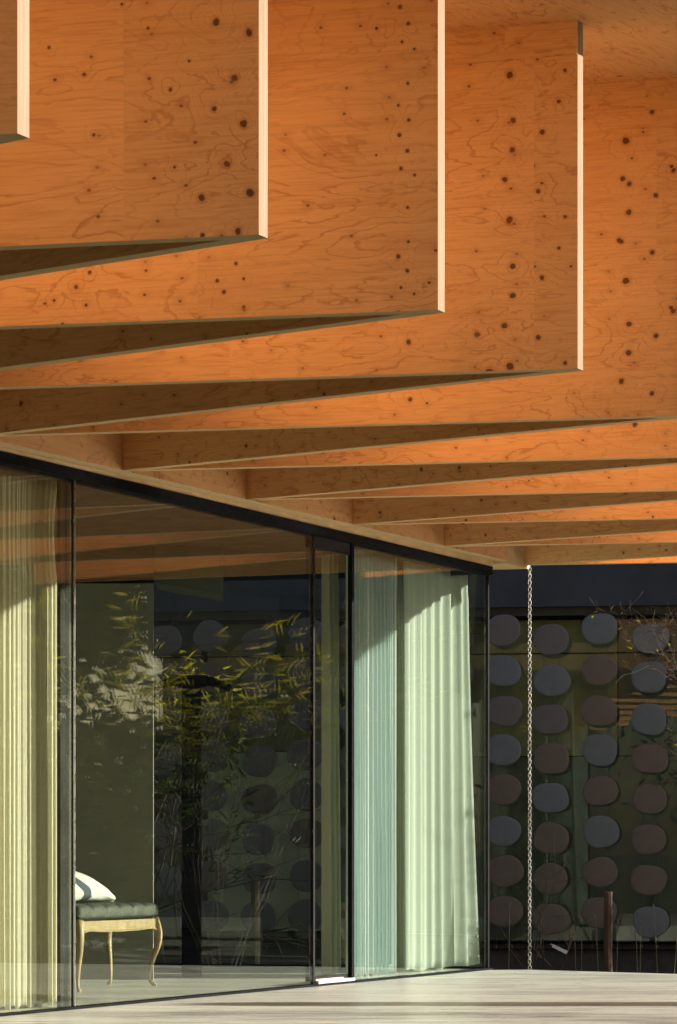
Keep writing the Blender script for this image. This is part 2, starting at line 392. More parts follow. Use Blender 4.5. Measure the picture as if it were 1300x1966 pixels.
# ------------------------------------------------------------------ pavilion
b_c = wall_b(939.6, GA - .024)
pav = setM(empty('glass_pavilion', P3(GA, b_c, 0)))
tag(pav, 'glass walled pavilion on the left under a roof of orange folded plywood fins', 'pavilion')
dA = (D * n2 + .5 * S * w2).normalized(); dB = (D * n2 - .5 * S * w2).normalized()
TK = .056
KN2 = [(415,41,9.5),(478,63,10),(450,149,9.5),(411,209,7),(468,237,9.5),(436,315,9.5),(387,380,9.5),(480,370,10),(456,444,10),(389,452,6),(284,54,4),(234,8,4),(94,91,4),(162,143,5),(363,117,4),(327,172,5),(180,259,4),(335,321,4)]
KN3 = [(768,13,5.5),(784,45,5),(772,80,4),(796,94,4),(723,54,4),(783,160,4),(765,202,3.5),(785,230,5),(767,259,5.5),(782,289,5),(770,323,5),(796,336,4),(783,398,4),(784,464,4),(765,492,5.5),(782,520,5),(770,552,4),(795,564,4),(722,298,3),(453,506,5),(417,539,5),(430,561,5),(468,535,4),(468,590,4.5),(172,523,5),(146,551,5),(104,577,4),(165,586,5),(120,622,4)]
KN4 = [(985,231,7),(1041,253,6.5),(984,288,7.5),(969,345,7.5),(1033,367,6.5),(979,423,9.5),(1085,416,5),(1073,195,5),(613,680,8),(668,657,7),(756,657,5),(797,686,6),(336,710,6),(400,715,4.5),(784,628,3.5)]
KN5 = [(1208,353,7),(1259,375,6.5),(1207,408,7.5),(1193,463,7),(1252,485,6.5),(1202,539,9),(1293,597,6),(1289,320,5),(869,785,7),(919,763,7),(1001,763,4.5),(1037,791,5),(615,779,7),(612,812,6)]
def fin_frame(k, kind):
    b0 = (k - 9.5) * S - (.03 if k > 1 else .047); T = P(D, b0)
    d = -(dA if kind == 'A' else dB)
    ang = math.atan2(d.y, d.x)
    return Matrix.Translation((T.x, T.y, soff(D, b0))) @ Matrix.Rotation(ang, 4, 'Z'), T, b0
def knots_uv(k, L):
    M, T, b0 = fin_frame(k, 'A'); Mi = M.inverted(); out = []
    nn = Vector((-dA.y, dA.x))
    if nn.y > 0: nn = -nn
    q = T + nn * TK / 2
    for x, y, r in L:
        k_ = (x - CX) / F
        # (k_*Y - q.x)*nn.x + (Y - q.y)*nn.y = 0
        Y = q.dot(nn) / (k_ * nn.x + nn.y)
        p = Mi @ at(x, y, Y); out.append((p.x, p.z, r * .80 / F * Y))
    return out
M_F2 = plywood('fir_plywood_large_knots', knots=knots_uv(2, KN2), rand_knots=.12)
M_F3 = plywood('fir_plywood_small_knots', knots=knots_uv(3, KN3), rand_knots=.12)
M_F4 = plywood('fir_plywood_paired_knots', knots=knots_uv(4, KN4[:8]), period=.562, rand_knots=.3)
M_F5 = plywood('fir_plywood_paired_knots_b', knots=knots_uv(5, KN5[:8]), period=.600, rand_knots=.3)
def fin(k, kind, mt):
    DD = D if k < 10 else 1.04
    M, T, b0 = fin_frame(k, kind)
    sgn = -1 if kind == 'A' else 1            # outer side: A towards -w, B towards +w
    d = dA if kind == 'A' else dB
    nn = Vector((-d.y, d.x));
    if nn.dot(w2) * sgn < 0: nn = -nn         # nn points to the outer side of the V
    ax = Vector((0, 0))
    def face(off, a):                          # point on the face line with offset off at outward distance a
        p0 = T + nn * off; s_ = (a - (p0 - N6).dot(n2)) / d.dot(n2); return p0 + d * s_
    o1 = face(TK / 2, DD); i_ = T - d * ((TK / 2) / abs(nn.dot(w2)) * abs(d.dot(w2)) * 0 + (TK / 2) / max(1e-6, math.tan(math.acos(d.dot(n2)))) / 1.0)
    # inner faces meet on the V's axis
    s_ax = (TK / 2) / abs(d.dot(w2)); ia = T - n2 * s_ax
    o0 = face(TK / 2, 0.0); i0 = face(-TK / 2, 0.0)
    pts = [o0, o1, T, ia, i0] if k < 10 else [o0, o1, face(-TK / 2, DD), i0]
    def ab(p): v = p - N6; return v.dot(n2), v.dot(w2)
    zb = [soff(*ab(p)) for p in pts]; zt = [ceilz(ab(p)[1]) + .03 for p in pts]
    m = MB(); m.prism(pts, zb, zt)
    o = m.build('plywood_fin', [mt, M_EDGE, M_TIP], pav, M)
    for p in o.data.polygons:
        nrm = M.to_3x3() @ p.normal
        if nrm.z < -.9: p.material_index = 1
        elif abs(nrm.z) < .5 and nrm.to_2d().normalized().dot(n2) > .995: p.material_index = 2
    return o
mats = {2: M_F2, 3: M_F3, 4: M_F4, 5: M_F5}
for k in range(-1, 11):
    fin(k, 'A', mats.get(k, M_PLY))
    if k < 10: fin(k, 'B', M_PLY)
    # ledger under the ceiling on the camera side of each A fin
    M, T, b0 = fin_frame(k, 'A'); nn = Vector((-dA.y, dA.x)); nn = nn if nn.dot(w2) < 0 else -nn
    q1 = T + nn * (TK / 2 + .0005); 
    def fa(p0, a): return p0 + dA * ((a - (p0 - N6).dot(n2)) / dA.dot(n2))
    DL = (D if k < 10 else 1.03)
    e = [fa(q1, .05), fa(q1, DL - .001), fa(q1 + nn * .008, DL - .001), fa(q1 + nn * .008, .05)]
    bs = [(p - N6).dot(w2) for p in e]
    m = MB(); m.prism(e, [ceilz(b) - .128 for b in bs], [ceilz(b) + .01 for b in bs])
    m.build('ledger_board', M_PLYC, pav, M)
# ceiling deck, tilted, overhanging the tips
OV = .62
Mc = Matrix.Translation((*P(0, -7), ceilz(-7))) @ Matrix.Rotation(math.atan2(w2.y, w2.x), 4, 'Z') @ Matrix.Rotation(R(90), 4, 'X')
m = MB(); bA, bB = -16.0, .35
# far edge follows the last fin
e_in = N6 - dA * 6 + w2 * .06; e_out = P(D + OV, .5 * S + .10 + .13)
m.prism([P(-6, bA), P(D + OV, bA), e_out, e_in], [ceilz((p - N6).dot(w2)) for p in (P(-6, bA), P(D + OV, bA), e_out, e_in)],
        [ceilz((p - N6).dot(w2)) + .28 for p in (P(-6, bA), P(D + OV, bA), e_out, e_in)])
m.build('ceiling_deck', M_PLYC, pav, Mc)
# edge beam along the glass wall (its face closes the coffers) and along the end
def endp(s_): return N6 - dA * s_
Mb = Matrix.Translation((*N6, soff(0, 0))) @ Matrix.Rotation(math.atan2(-w2.y, -w2.x), 4, 'Z')
m = MB()
pb = [P(-.001, bA), P(-.001, 0), endp(.03), P(GA, b_c + .02), P(GA, bA)]
zz = [soff(0, (p - N6).dot(w2)) for p in pb]
m.prism(pb, zz, [ceilz((p - N6).dot(w2)) - .01 for p in pb])
o = m.build('edge_beam', [M_PLY, M_SOFF], pav, Mb)
for p in o.data.polygons:
    if (Mb.to_3x3() @ p.normal).z < -.9: p.material_index = 1
# boards under the soffit that carry the glazing head
zg = .76 + 1.879
def zsf(b): return soff(0, b)
m = MB(); pb = [P(GA - .0005, bA), P(GA - .0005, b_c), endp(.5) - w2 * .02, endp(7) - w2 * .02, P(-7.5, b_c - 1.2), P(-7.5, bA)]
m.prism([P(GA, bA), P(GA, b_c + .015), P(GA - .14, b_c + .015), P(GA - .14, bA)], zg + .002, [zsf(bA) - .001, zsf(0) - .001, zsf(0) - .001, zsf(bA) - .001])
m.build('soffit_board', M_SOFF, pav, Mb)
m = MB(); c_ = P(GA, b_c)
m.prism([P(GA - .142, b_c + .012), P(0, b_c + .03), N6 + w2 * .02, N6 - dA * 7, P(GA - .142, b_c) - dA * 7], zg + .02, zg + .30)
m.build('end_soffit', M_SOFF, pav, Mb)
# interior shell
INB0 = -15.0
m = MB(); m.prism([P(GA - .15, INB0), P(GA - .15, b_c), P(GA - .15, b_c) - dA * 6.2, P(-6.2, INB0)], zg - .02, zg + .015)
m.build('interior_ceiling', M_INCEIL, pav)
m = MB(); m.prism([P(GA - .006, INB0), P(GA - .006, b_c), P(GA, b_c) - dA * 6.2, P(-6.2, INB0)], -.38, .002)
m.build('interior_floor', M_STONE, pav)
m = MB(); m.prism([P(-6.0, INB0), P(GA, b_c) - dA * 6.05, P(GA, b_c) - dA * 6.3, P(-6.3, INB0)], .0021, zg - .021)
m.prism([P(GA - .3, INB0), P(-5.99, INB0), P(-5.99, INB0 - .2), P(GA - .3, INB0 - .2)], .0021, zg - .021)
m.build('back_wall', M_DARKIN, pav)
# partition and bulkhead seen through the second pane
def slab(x0, x1, Y, z0, z1, th=.06):
    p = at(x0, 0, Y); q = at(x1, 0, Y); return [(p.x, Y), (q.x, Y), (q.x, Y + th), (p.x, Y + th)], z0, z1
m = MB(); m.prism(*slab(144, 294, 16.9, .0025, 2.384)); m.build('partition', M_INWALL, pav)
m = MB(); z1_ = zg - .022; zb0 = at(0, 1118, 17.0).z; zb1 = at(0, 1141, 17.0).z
a0, a1 = at(296, 0, 17).x, at(423, 0, 17).x
m.prism([(a0, 17.0), (a1, 17.0), (a1, 17.5), (a0, 17.5)], [zb0, zb1, zb1, zb0], z1_); m.build('bulkhead', simple('olive_bulkhead', (.10, .105, .06), .8, .1, 3), pav)
m = MB(); m.abox(-.22, -.20, wall_b(116, -.2), wall_b(140, -.2), .0025, zg - .022); m.build('inner_post', M_DARKIN, pav)

# glazing
def bspan(x0, x1, a=GA): return wall_b(x0, a), wall_b(x1, a)
bm1, bd0, bd1 = wall_b(141.5, GA - .028), wall_b(604, GA - .03), wall_b(677, GA - .03)
z_ht = zg; z_hb = zg - .052
m = MB(); m.abox(GA - .10, GA, bA, b_c, z_hb, z_ht)
m.abox(GA, GA + .006, bA, b_c - .01, z_ht - .016, z_ht - .002)
m.abox(GA, GA + .004, bA, b_c - .01, z_hb + .002, z_hb + .010)
m.build('head_frame', M_BLACK, pav)
m = MB(); m.abox(GA - .06, GA + .003, bA, b_c + .004, .001, .0125); m.build('sill_frame', M_BLACK, pav)
def pane(b0, b1, a=GA - .03, z0=.013, z1=None, th=.022):
    m = MB(); m.abox(a - th, a, b0, b1, z0, z1 or z_hb); return m.build('glass_pane', M_GLASS, pav)
pane(bA, bm1 - .005); pane(bm1 + .005, bd0 - .02)
pane(bd0 + .01, bd1 - .012, GA - .05, .05, z_hb - .06); pane(bd1 + .02, b_c - .012)
# end wall panes and frames
e0 = P(GA - .03, b_c)
m = MB(); nE = Vector((-dA.y, dA.x)); nE = nE if nE.y > 0 else -nE
m.prism([e0 - dA * .03, e0 - dA * 6.0, e0 - dA * 6.0 - nE * .022, e0 - dA * .03 - nE * .022], .022, z_hb); m.build('end_glass_pane', M_GLASS, pav)
m = MB(); m.prism([e0 - dA * .02, e0 - dA * 6.05, e0 - dA * 6.05 - nE * .06, e0 - dA * .02 - nE * .06], .0035, .021)
m.prism([e0 - dA * .12, e0 - dA * 6.05, e0 - dA * 6.05 - nE * .06, e0 - dA * .12 - nE * .06], z_hb + .001, z_ht - .001); m.build('end_frame', M_BLACK, pav)
# mullions
m = MB(); m.abox(GA - .040, GA - .0285, bm1 - .005, bm1 + .005, .0131, z_hb); o = m.build('mullion', M_BLACK, pav)
m = MB(); m.abox(GA - .0284, GA - .020, bm1 - .004, bm1 + .003, .0131, z_hb); m.build('joint_strip', M_STEEL, pav)
m = MB(); m.abox(GA - .048, GA - .027, bd0 - .02, bd0, .0131, z_hb); m.build('mullion', M_DGREY, pav)
m = MB(); m.abox(GA - .055, GA - .028, bd1 - .012, bd1 + .02, .0131, z_hb); m.build('mullion', M_BLACK, pav)
m = MB(); m.abox(GA - .045, GA - .024, b_c - .018, b_c, .0131, z_hb); m.build('corner_post', M_DGREY, pav)
m = MB(); m.abox(GA - .09, GA - .04, bd0 + .001, bd1 - .013, z_hb - .065, z_hb - .001); m.build('door_head', M_DGREY, pav)
m = MB(); m.abox(GA - .09, GA - .052, bd0 + .001, bd1 - .013, .024, .05); m.build('door_bottom_rail', M_DGREY, pav)
m = MB(); m.abox(GA - .05, GA - .004, bd0 + .001, bd1 - .02, .0128, .030); m.abox(GA - .047, GA - .02, bd0 + .001, bd1 - .14, .0301, .039)
m.build('door_threshold', M_WHITE, pav)

# ------------------------------------------------------------------ curtains
def curtain(label, x0, x1, a, pleats, amp, mt, ztop, seed, flare=0.0, group='curtains hanging inside the glass wall', lean=None, irr=.35):
    r_ = random.Random(seed)
    b0, b1 = wall_b(x0, a), wall_b(x1, a); L = b1 - b0
    nu, nz = int(pleats * 14), 46
    ph = [r_.uniform(0, 6.28) for _ in range(6)]
    vs = []; fs = []
    org = P3(a, (b0 + b1) / 2, 0)
    for j in range(nz + 1):
        v = j / nz; z = .015 + v * (ztop - .015)
        for i in range(nu + 1):
            u = i / nu
            # irregular pleat phase, drifting with height
            q = u * pleats * 2 * math.pi + irr * 2.2 * math.sin(u * pleats * 1.7 + ph[0]) + irr * 1.6 * math.sin(u * pleats * .63 + ph[1]) \
                + irr * .9 * (1 - v) * math.sin(u * pleats * .9 + ph[2] + v * 2)
            A = amp * (.62 + .38 * math.sin(u * pleats * .8 + ph[3])) * (1.0 - .35 * v)
            if v > .94: A *= .8
            s_ = math.sin(q); off = A * math.copysign(abs(s_) ** .8, s_) + amp * .3 * math.sin(2 * q + ph[4])
            bb = b0 + u * L + .25 * A * math.cos(q + .6)
            if flare: bb += flare * (u ** 4) * (1 - v) ** 1.5
            if lean: bb += lean(v) * u ** 3
            vs.append(P3(a + off, bb, z + (.012 * math.sin(q * .5) * (1 if j == 0 else 0))))
    for j in range(nz):
        for i in range(nu):
            k = j * (nu + 1) + i; fs.append((k, k + 1, k + nu + 2, k + nu + 1))
    m = MB(); m.add(vs, fs, 0, True)
    # stitched heading tape and hem as small folds of the same cloth
    o = m.build('curtain', mt, None, Matrix.Translation(org)); tag(o, label, 'curtain', group)
    md = o.modifiers.new('cloth_thickness', 'SOLIDIFY'); md.thickness = .0015
    return o
zc = zg - .025
curtain('yellowish cream pleated curtain at the left end, beside the upholstered bench', -90, 110, -.34, 19, .026, M_CREAM, zc, 1,
        lean=lambda v: -.035 * math.sin(min(1, max(0, (v - .80) / .20)) * math.pi))
curtain('mint green curtain with many narrow pleats, just right of the narrow door pane', 668, 762, -.36, 14, .032, M_MINT, zc, 2, flare=.0)
curtain('broad pale mint curtain with wide soft pleats next to the glass corner', 776, 893, -.36, 6.2, .038, M_MINT2, zc, 3, flare=.16, irr=.3)
curtain('thin strip of gathered cream curtain behind the narrow door pane', 621, 640, -.62, 2.4, .05, M_CREAM, zc, 5)
curtain('slim cream curtain edge hanging behind the narrow-pleated mint curtain', 758, 772, -.55, 1.6, .03, M_CREAM, zc, 6)

# ------------------------------------------------------------------ bench with pillow
BR = Vector((-1.03, 16.15)); BL_, BD_ = .87, .34
bctr = BR - w2 * BL_ / 2 - n2 * BD_ / 2
bench = setM(empty('upholstered_bench', (bctr.x, bctr.y, .003), math.atan2(w2.y, w2.x)))
tag(bench, 'pale gilt wooden bench with curved legs and dark green tufted leather seat', 'bench')
# local frame: +x along w, -y towards the glass (n is at -90 degrees from w)
def bl(mb, name, mt): return mb.build(name, mt, bench, local=True, M=Matrix())
hx, hy = BL_ / 2, BD_ / 2; ZA0, ZA1 = .318, .385
for sx in (-1, 1):
    for sy in (-1, 1):
        m = MB(); pts = []; rr = []
        for i in range(21):
            s_ = i / 20; z = .385 * (1 - s_)
            bow = .020 * math.sin(min(1, s_ / .55) * math.pi) * (1 if s_ < .55 else 0) - .020 * math.sin(max(0, (s_ - .55) / .45) * math.pi * .62)
            if s_ > .93: bow += (s_ - .93) * .35
            pts.append((sx * (hx - .022 + bow * 1.0), sy * (hy - .022 + bow * 1.0), z))
            rr.append(.019 * (1 - s_) ** 1.2 + .0085 + (.004 if s_ > .95 else 0))
        m.tube(pts, rr, 8); bl(m, 'leg', M_BENCHW)
def apron(x0, x1, y, th, axis, dip, name='apron'):
    m = MB(); n = 40; top = []; bot = []
    for i in range(n + 1):
        u = i / n; x = x0 + (x1 - x0) * u
        zb = ZA0 + .012 - dip * (math.exp(-((u - .5) / .16) ** 2)) - .020 * (abs(2 * u - 1) ** 8) * 1.0 + .006 * math.cos(u * 4 * math.pi)
        top.append((x, ZA1)); bot.append((x, zb))
    vs = []; 
    for off in (0, th):
        for (x, z) in top + bot:
            vs.append((x, y + off, z) if axis == 'x' else (y + off, x, z))
    N_ = n + 1; fs = []
    for i in range(n):
        fs += [(i, i + 1, N_ + i + 1, N_ + i), (2 * N_ + i, 3 * N_ + i, 3 * N_ + i + 1, 2 * N_ + i + 1), (N_ + i, N_ + i + 1, 3 * N_ + i + 1, 3 * N_ + i), (i, 2 * N_ + i, 2 * N_ + i + 1, i + 1)]
    fs += [(0, N_, 3 * N_, 2 * N_), (n, 2 * N_ + n, 3 * N_ + n, N_ + n)]
    m.add(vs, fs)
    # moulding bead along the lower edge
    pts = [((x, y - .002 if y < 0 else y + th + .002, z + .004) if axis == 'x' else (y - .002 if y < 0 else y + th + .002, x, z + .004)) for (x, z) in bot]
    m.tube(pts, .005, 6)
    bl(m, name, M_BENCHW)
apron(-hx + .03, hx - .03, -hy, .02, 'x', .016); apron(-hx + .03, hx - .03, hy - .02, .02, 'x', .045)
apron(-hy + .03, hy - .03, -hx, .02, 'y', .010); apron(-hy + .03, hy - .03, hx - .02, .02, 'y', .010)
# tufted seat: channels across, deep seams
m = MB(); NU, NV = 120, 40; nch = 6; vs = []; fs = []
def seat_pt(u, v):
    x = (u * 2 - 1) * (hx + .006); ang = v * 2 * math.pi
    cy, cz = math.cos(ang), math.sin(ang)
    sc = lambda q: math.copysign(abs(q) ** .55, q)
    ch = abs(math.sin(u * nch * math.pi)) ** .45; tb = abs(math.sin(v * 2 * math.pi * 3)) ** .5
    end = min(1, (1 - abs(2 * u - 1)) / .045) ** .5
    y = sc(cy) * (hy + .004) * (.90 + .10 * end); z = .436 + sc(cz) * .050 * (.72 + .28 * end)
    if cz > -.3: z -= .014 * (1 - ch) ; y *= 1 - .075 * (1 - ch)
    if cz > .6: z -= .0015 * (1 - tb)
    return (x * (1 - .0 * end), y, max(z, .3855))
for i in range(NU + 1):
    for j in range(NV): vs.append(seat_pt(i / NU, j / NV))
for i in range(NU):
    for j in range(NV): fs.append((i * NV + j, (i + 1) * NV + j, (i + 1) * NV + (j + 1) % NV, i * NV + (j + 1) % NV))
fs += [tuple(range(NV)), tuple(NU * NV + j for j in range(NV))[::-1]]
m.add(vs, fs, 0, True); bl(m, 'seat', M_LEATHER)
# pillow
t_ = NT('pillow_cloth'); oc = t_.coord(); sp = t_.t.nodes.new('ShaderNodeSeparateXYZ'); t_.t.links.new(oc, sp.inputs[0])
xx = t_.math('ADD', sp.outputs[0], t_.math('MULTIPLY', t_.math('POWER', sp.outputs[2], 2.0), 6.0))
band = t_.math('MULTIPLY', t_.rng(xx, -.090, -.086), t_.rng(xx, .004, .0))
c = t_.mix(t_.noise(oc, 300, 2), (.52, .56, .49), (.60, .64, .57)); c = t_.mix(band, c, (.07, .09, .10))
wr = t_.noise(t_.vmath('MULTIPLY', oc, (14, 4, 3)), 1.0, 4, .6)
M_PILL = t_.done(t_.pbr(c, .9, wr, .8, .02, spec=.1))
m = MB(); NU, NV = 56, 28; vs = []; fs = []
for i in range(NU + 1):
    for j in range(NV + 1):
        u = i / NU * 2 - 1; v = j / NV * 2 - 1
        ex = .36 * u; ez = .20 * v
        edge = (1 - abs(u) ** 3.2) * (1 - abs(v) ** 3.2)
        th = .085 * max(0, edge) ** .5
        pin = 1 - .10 * (1 - abs(v)) * abs(u) ** 2; pin2 = 1 - .10 * (1 - abs(u)) * abs(v) ** 2
        wrk = .006 * math.sin(9 * u + 5 * v) * math.sin(7 * v + 2) * max(0, edge)
        vs.append((ex * pin, -th + wrk, ez * pin2, )); 
k0 = len(vs); vs2 = [(x, -y, z) for x, y, z in vs]
def idx(i, j): return i * (NV + 1) + j
for i in range(NU):
    for j in range(NV):
        fs.append((idx(i, j), idx(i + 1, j), idx(i + 1, j + 1), idx(i, j + 1)))
fs += [tuple(k0 + q for q in f[::-1]) for f in fs]
vs += vs2
# lean the pillow back, and let the upper edge sag into a dome
out = []
for x, y, z in vs:
    top = max(0, (z + .05) / .25)
    z2 = z * 1.0
    if z > -.18: z2 = -.18 + (z + .18) * (1 - .97 * (abs(x + .16) / .52) ** 2.0)
    z2 = (z2 + .2) * .50 + (.0 if z2 > -.2 else 0)
    out.append((x, y + .06 * top, z2))
m.add(out, fs, 0, True)
pc = bctr - w2 * .185 + n2 * .02
Mp = Matrix.Translation((pc.x, pc.y, .487)) @ Matrix.Rotation(math.atan2(w2.y, w2.x), 4, 'Z')
o = m.build('pillow', M_PILL, None, Mp, local=True); o.matrix_basis = Mp
tag(o, 'pale mint pillow with one dark curved stripe, lying on the tufted bench', 'pillow')

# black interior column with curved bracket arms
cx_, cy_ = at(368, 0, 17.3).x, 17.3; ztop = at(0, 1318, 17.3).z
col = setM(empty('black_column', (cx_, cy_, .003)))
tag(col, 'black square column with a wide cap and two short curved arms inside the pavilion', 'column')
m = MB(); m.box(cx_ - .058, cx_ + .058, cy_ - .058, cy_ + .058, .003, ztop); m.build('shaft', M_BLACK, col)
m = MB(); m.box(cx_ - .088, cx_ + .088, cy_ - .088, cy_ + .088, ztop, ztop + .065); m.build('cap', M_BLACK, col)
for s_ in (-1, 1):
    m = MB(); m.tube([(cx_ + s_ * (.08 + .16 * i / 8), cy_, ztop + .035 - .05 * (i / 8) ** 1.6) for i in range(9)], [.034 - .012 * i / 8 for i in range(9)], 8); m.build('arm', M_BLACK, col)

# ------------------------------------------------------------------ rain chain
p_ = at(1017, 0, 18.80); px_, py_ = p_.x, 18.80
pz0, pz1 = -.30, soff(0, 0) + .01
rc = MB(); pitch = .0222; nl = int((pz1 - pz0) / pitch)
for i in range(nl):
    z = pz1 - .008 - i * pitch; a = (R(20) if i % 2 else R(110)) + R(random.uniform(-10, 10))
    ux = Vector((math.cos(a), math.sin(a), 0))
    rc.torus((px_ + random.uniform(-.0008, .0008), py_, z), ux, (0, 0, 1), .0105, .0165, .0028, 12, 5)
o = rc.build('rain_chain', M_CHAIN, None, Matrix.Translation((px_, py_, pz0)))
tag(o, 'steel rain chain hanging from the roof corner down past the terrace edge', 'chain')

# ------------------------------------------------------------------ garden building with hanging discs
FD = Vector((.989, -.148)); FY = 24.1
def fy(X): return FY + X * FD.y / FD.x
def onf(x, y, off=0.0):          # photo pixel -> point on the facade plane (off metres in front of it)
    k = (x - CX) / F; Y = (FY - off) / (1 - k * FD.y / FD.x); return at(x, y, Y)
zs = lambda y: onf(1100, y).z
gb = setM(empty('garden_building', (2.0, fy(2.0), -.42)))
tag(gb, 'low dark glazed building with a navy parapet across the garden', 'building')
def fprism(mb, X0, X1, d0, d1, z0, z1):
    nf = Vector((FD.y, -FD.x)).normalized()     # towards the camera
    if nf.y > 0: nf = -nf
    A = Vector((X0, fy(X0))); B = Vector((X1, fy(X1)))
    mb.prism([A + nf * d0, B + nf * d0, B + nf * d1, A + nf * d1], z0, z1)
FX0, FX1 = -6.5, 10.8
m = MB(); fprism(m, FX0, FX1, -.05, .10, zs(1166), zs(1166) + 2.2); m.build('parapet', M_NAVY, gb)
m = MB(); fprism(m, FX0, FX1, -.06, .03, zs(1182), zs(1166)); m.build('fascia_band', M_OLIVE, gb)
m = MB(); fprism(m, FX0, FX1, -.08, .0, zs(1186), zs(1182) - .001); m.build('window_head', M_BLACK, gb)
m = MB(); fprism(m, FX0, 6.2, -.10, -.085, zs(1808), zs(1186)); m.build('window_pane', M_FGLASS, gb)
for x0, x1 in ((-1.2, -1.15), (5.6, 5.64)):
    m = MB(); fprism(m, x0, x1, -.14, -.084, zs(1808), zs(1186)); m.build('window_frame', M_BLACK, gb)
m = MB(); fprism(m, 6.2, FX1, -.11, -.085, zs(1808), zs(1186)); m.build('wall_panel', M_CONC, gb)
m = MB(); fprism(m, FX0, FX1, -.083, -.075, zs(1254), zs(1252)); m.build('transom', M_DGREY, gb)
m = MB(); fprism(m, FX0, FX1, -.12, .05, zs(1812), zs(1808)); m.build('sill', M_BLACK, gb)
m = MB(); fprism(m, FX0, FX1, -.10, .0, -.42, zs(1812) - .0005); m.build('plinth', M_CONC, gb)
m = MB(); fprism(m, FX0, FX1, .0, .045, zs(1824), zs(1821)); m.build('plinth_ledge', M_DGREY, gb)
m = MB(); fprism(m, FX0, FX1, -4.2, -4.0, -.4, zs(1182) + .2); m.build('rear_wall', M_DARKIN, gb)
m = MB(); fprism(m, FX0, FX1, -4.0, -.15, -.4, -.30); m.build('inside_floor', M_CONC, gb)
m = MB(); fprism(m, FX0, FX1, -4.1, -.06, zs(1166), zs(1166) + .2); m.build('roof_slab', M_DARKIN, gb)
for x0, x1, y0, y1, mt in ((800, 1184, 1450, 1188, M_BLIND), (392, 640, 1790, 1440, M_PALE_REFL), (392, 640, 1438, 1188, M_BLIND), (642, 1700, 1806, 1452, M_BLIND3), (1186, 1700, 1450, 1188, M_BLIND3), (200, 390, 1806, 1188, M_BLIND3)):  # the palest panel is a painted reflection
    m = MB(); A = onf(x0, 0).x; B = onf(x1, 0).x; fprism(m, A, B, -.128, -.118, zs(y0), zs(y1)); m.build('blind', mt, gb)

def dcol(name, c):
    t = NT(name); nz = t.noise(t.coord(), 9, 3)
    return t.done(t.pbr(t.mix(nz, tuple(x * .8 for x in c), tuple(x * 1.15 for x in c)), .42, spec=.4))
DM = {'b': dcol('slate_blue_glaze', (.145, .17, .205)), 'g': dcol('grey_violet_glaze', (.135, .13, .145)), 'r': dcol('brown_glaze', (.145, .12, .112)), 'l': dcol('light_grey_glaze', (.20, .205, .225))}
cols = [(968, [1210, 1288, 1365, 1440, 1516, 1596, 1673, 1750], 'gbgbrbrr', 'just left of the chain'),
        (1058, [1228, 1307, 1381, 1457, 1532, 1610, 1688, 1765], 'gbgrbrrr', 'just right of the chain'),
        (1152, [1207, 1287, 1365, 1440, 1519, 1597, 1675, 1752], 'brrbrbrr', 'behind the red timber post'),
        (1248, [1225, 1300, 1381, 1457, 1534, 1612, 1690, 1770], 'lbbrrrrb', 'behind the bare sunlit twigs'),
        (873, [1222, 1300, 1376, 1452, 1528, 1605, 1682, 1758], 'gbrbgrbr', 'behind the broad pale mint curtain'),
        (778, [1210, 1290, 1366, 1442, 1520, 1597, 1674, 1750], 'bgrrbgrb', 'behind the gap between the two mint curtains'),
        (683, [1224, 1303, 1379, 1455, 1531, 1608, 1685, 1762], 'rgbgrbgr', 'behind the narrow-pleated mint curtain'),
        (588, [1216, 1294, 1372, 1449, 1526, 1600, 1682, 1758], 'gggggrgg', 'just left of the narrow door pane'),
        (497, [1235, 1313, 1388, 1462, 1535, 1611, 1686, 1760], 'ggggrggg', 'second left of the narrow door pane'),
        (405, [1222, 1300, 1376, 1452, 1528, 1603, 1682, 1758], 'grggggrg', 'just right of the black column'),
        (316, [1230, 1308, 1384, 1460, 1536, 1612, 1690, 1768], 'ggggrgbg', 'just left of the black column'),
        (1344, [1208, 1286, 1364, 1442, 1520, 1598, 1676, 1752], 'rbrgbrbr', 'behind the bare tree trunk'),
        (1440, [1226, 1304, 1382, 1458, 1534, 1612, 1690, 1768], 'bgrbrgrb', 'rightmost, past the bare tree')]
def disc_mesh(mb, c, rx, rz, seed):
    r_ = random.Random(seed); seg = 44
    h = [(r_.uniform(-.035, .035), r_.uniform(0, 6.28)) for _ in range(3)]
    nf = Vector((-.148, -.989, 0)).normalized(); ux = Vector((FD.x, FD.y, 0)).normalized()
    vs = []; prof = [(1.0, -.003), (1.0, .003), (.985, .005), (.9, .007), (.6, .009), (.25, .010)]
    pr2 = [(s_, -d) for s_, d in prof[2:]][::-1]
    rings = pr2 + prof
    for s_, d in rings:
        for i in range(seg):
            a = 2 * math.pi * i / seg
            k = 1 + sum(A * math.cos((q + 2) * a + ph) for q, (A, ph) in enumerate(h))
            ca, sa = math.cos(a), math.sin(a)
            sq = (abs(ca) ** 2.25 + abs(sa) ** 2.25) ** (-1 / 2.25)
            vs.append(Vector(c) + ux * (rx * k * sq * ca * s_) + Vector((0, 0, 1)) * (rz * k * sq * sa * s_) + nf * d)
    n = len(rings)
    fs = [(r * seg + i, r * seg + (i + 1) % seg, (r + 1) * seg + (i + 1) % seg, (r + 1) * seg + i) for r in range(n - 1) for i in range(seg)]
    fs += [tuple(range(seg))[::-1], tuple((n - 1) * seg + i for i in range(seg))]
    mb.add(vs, fs, 0, True)
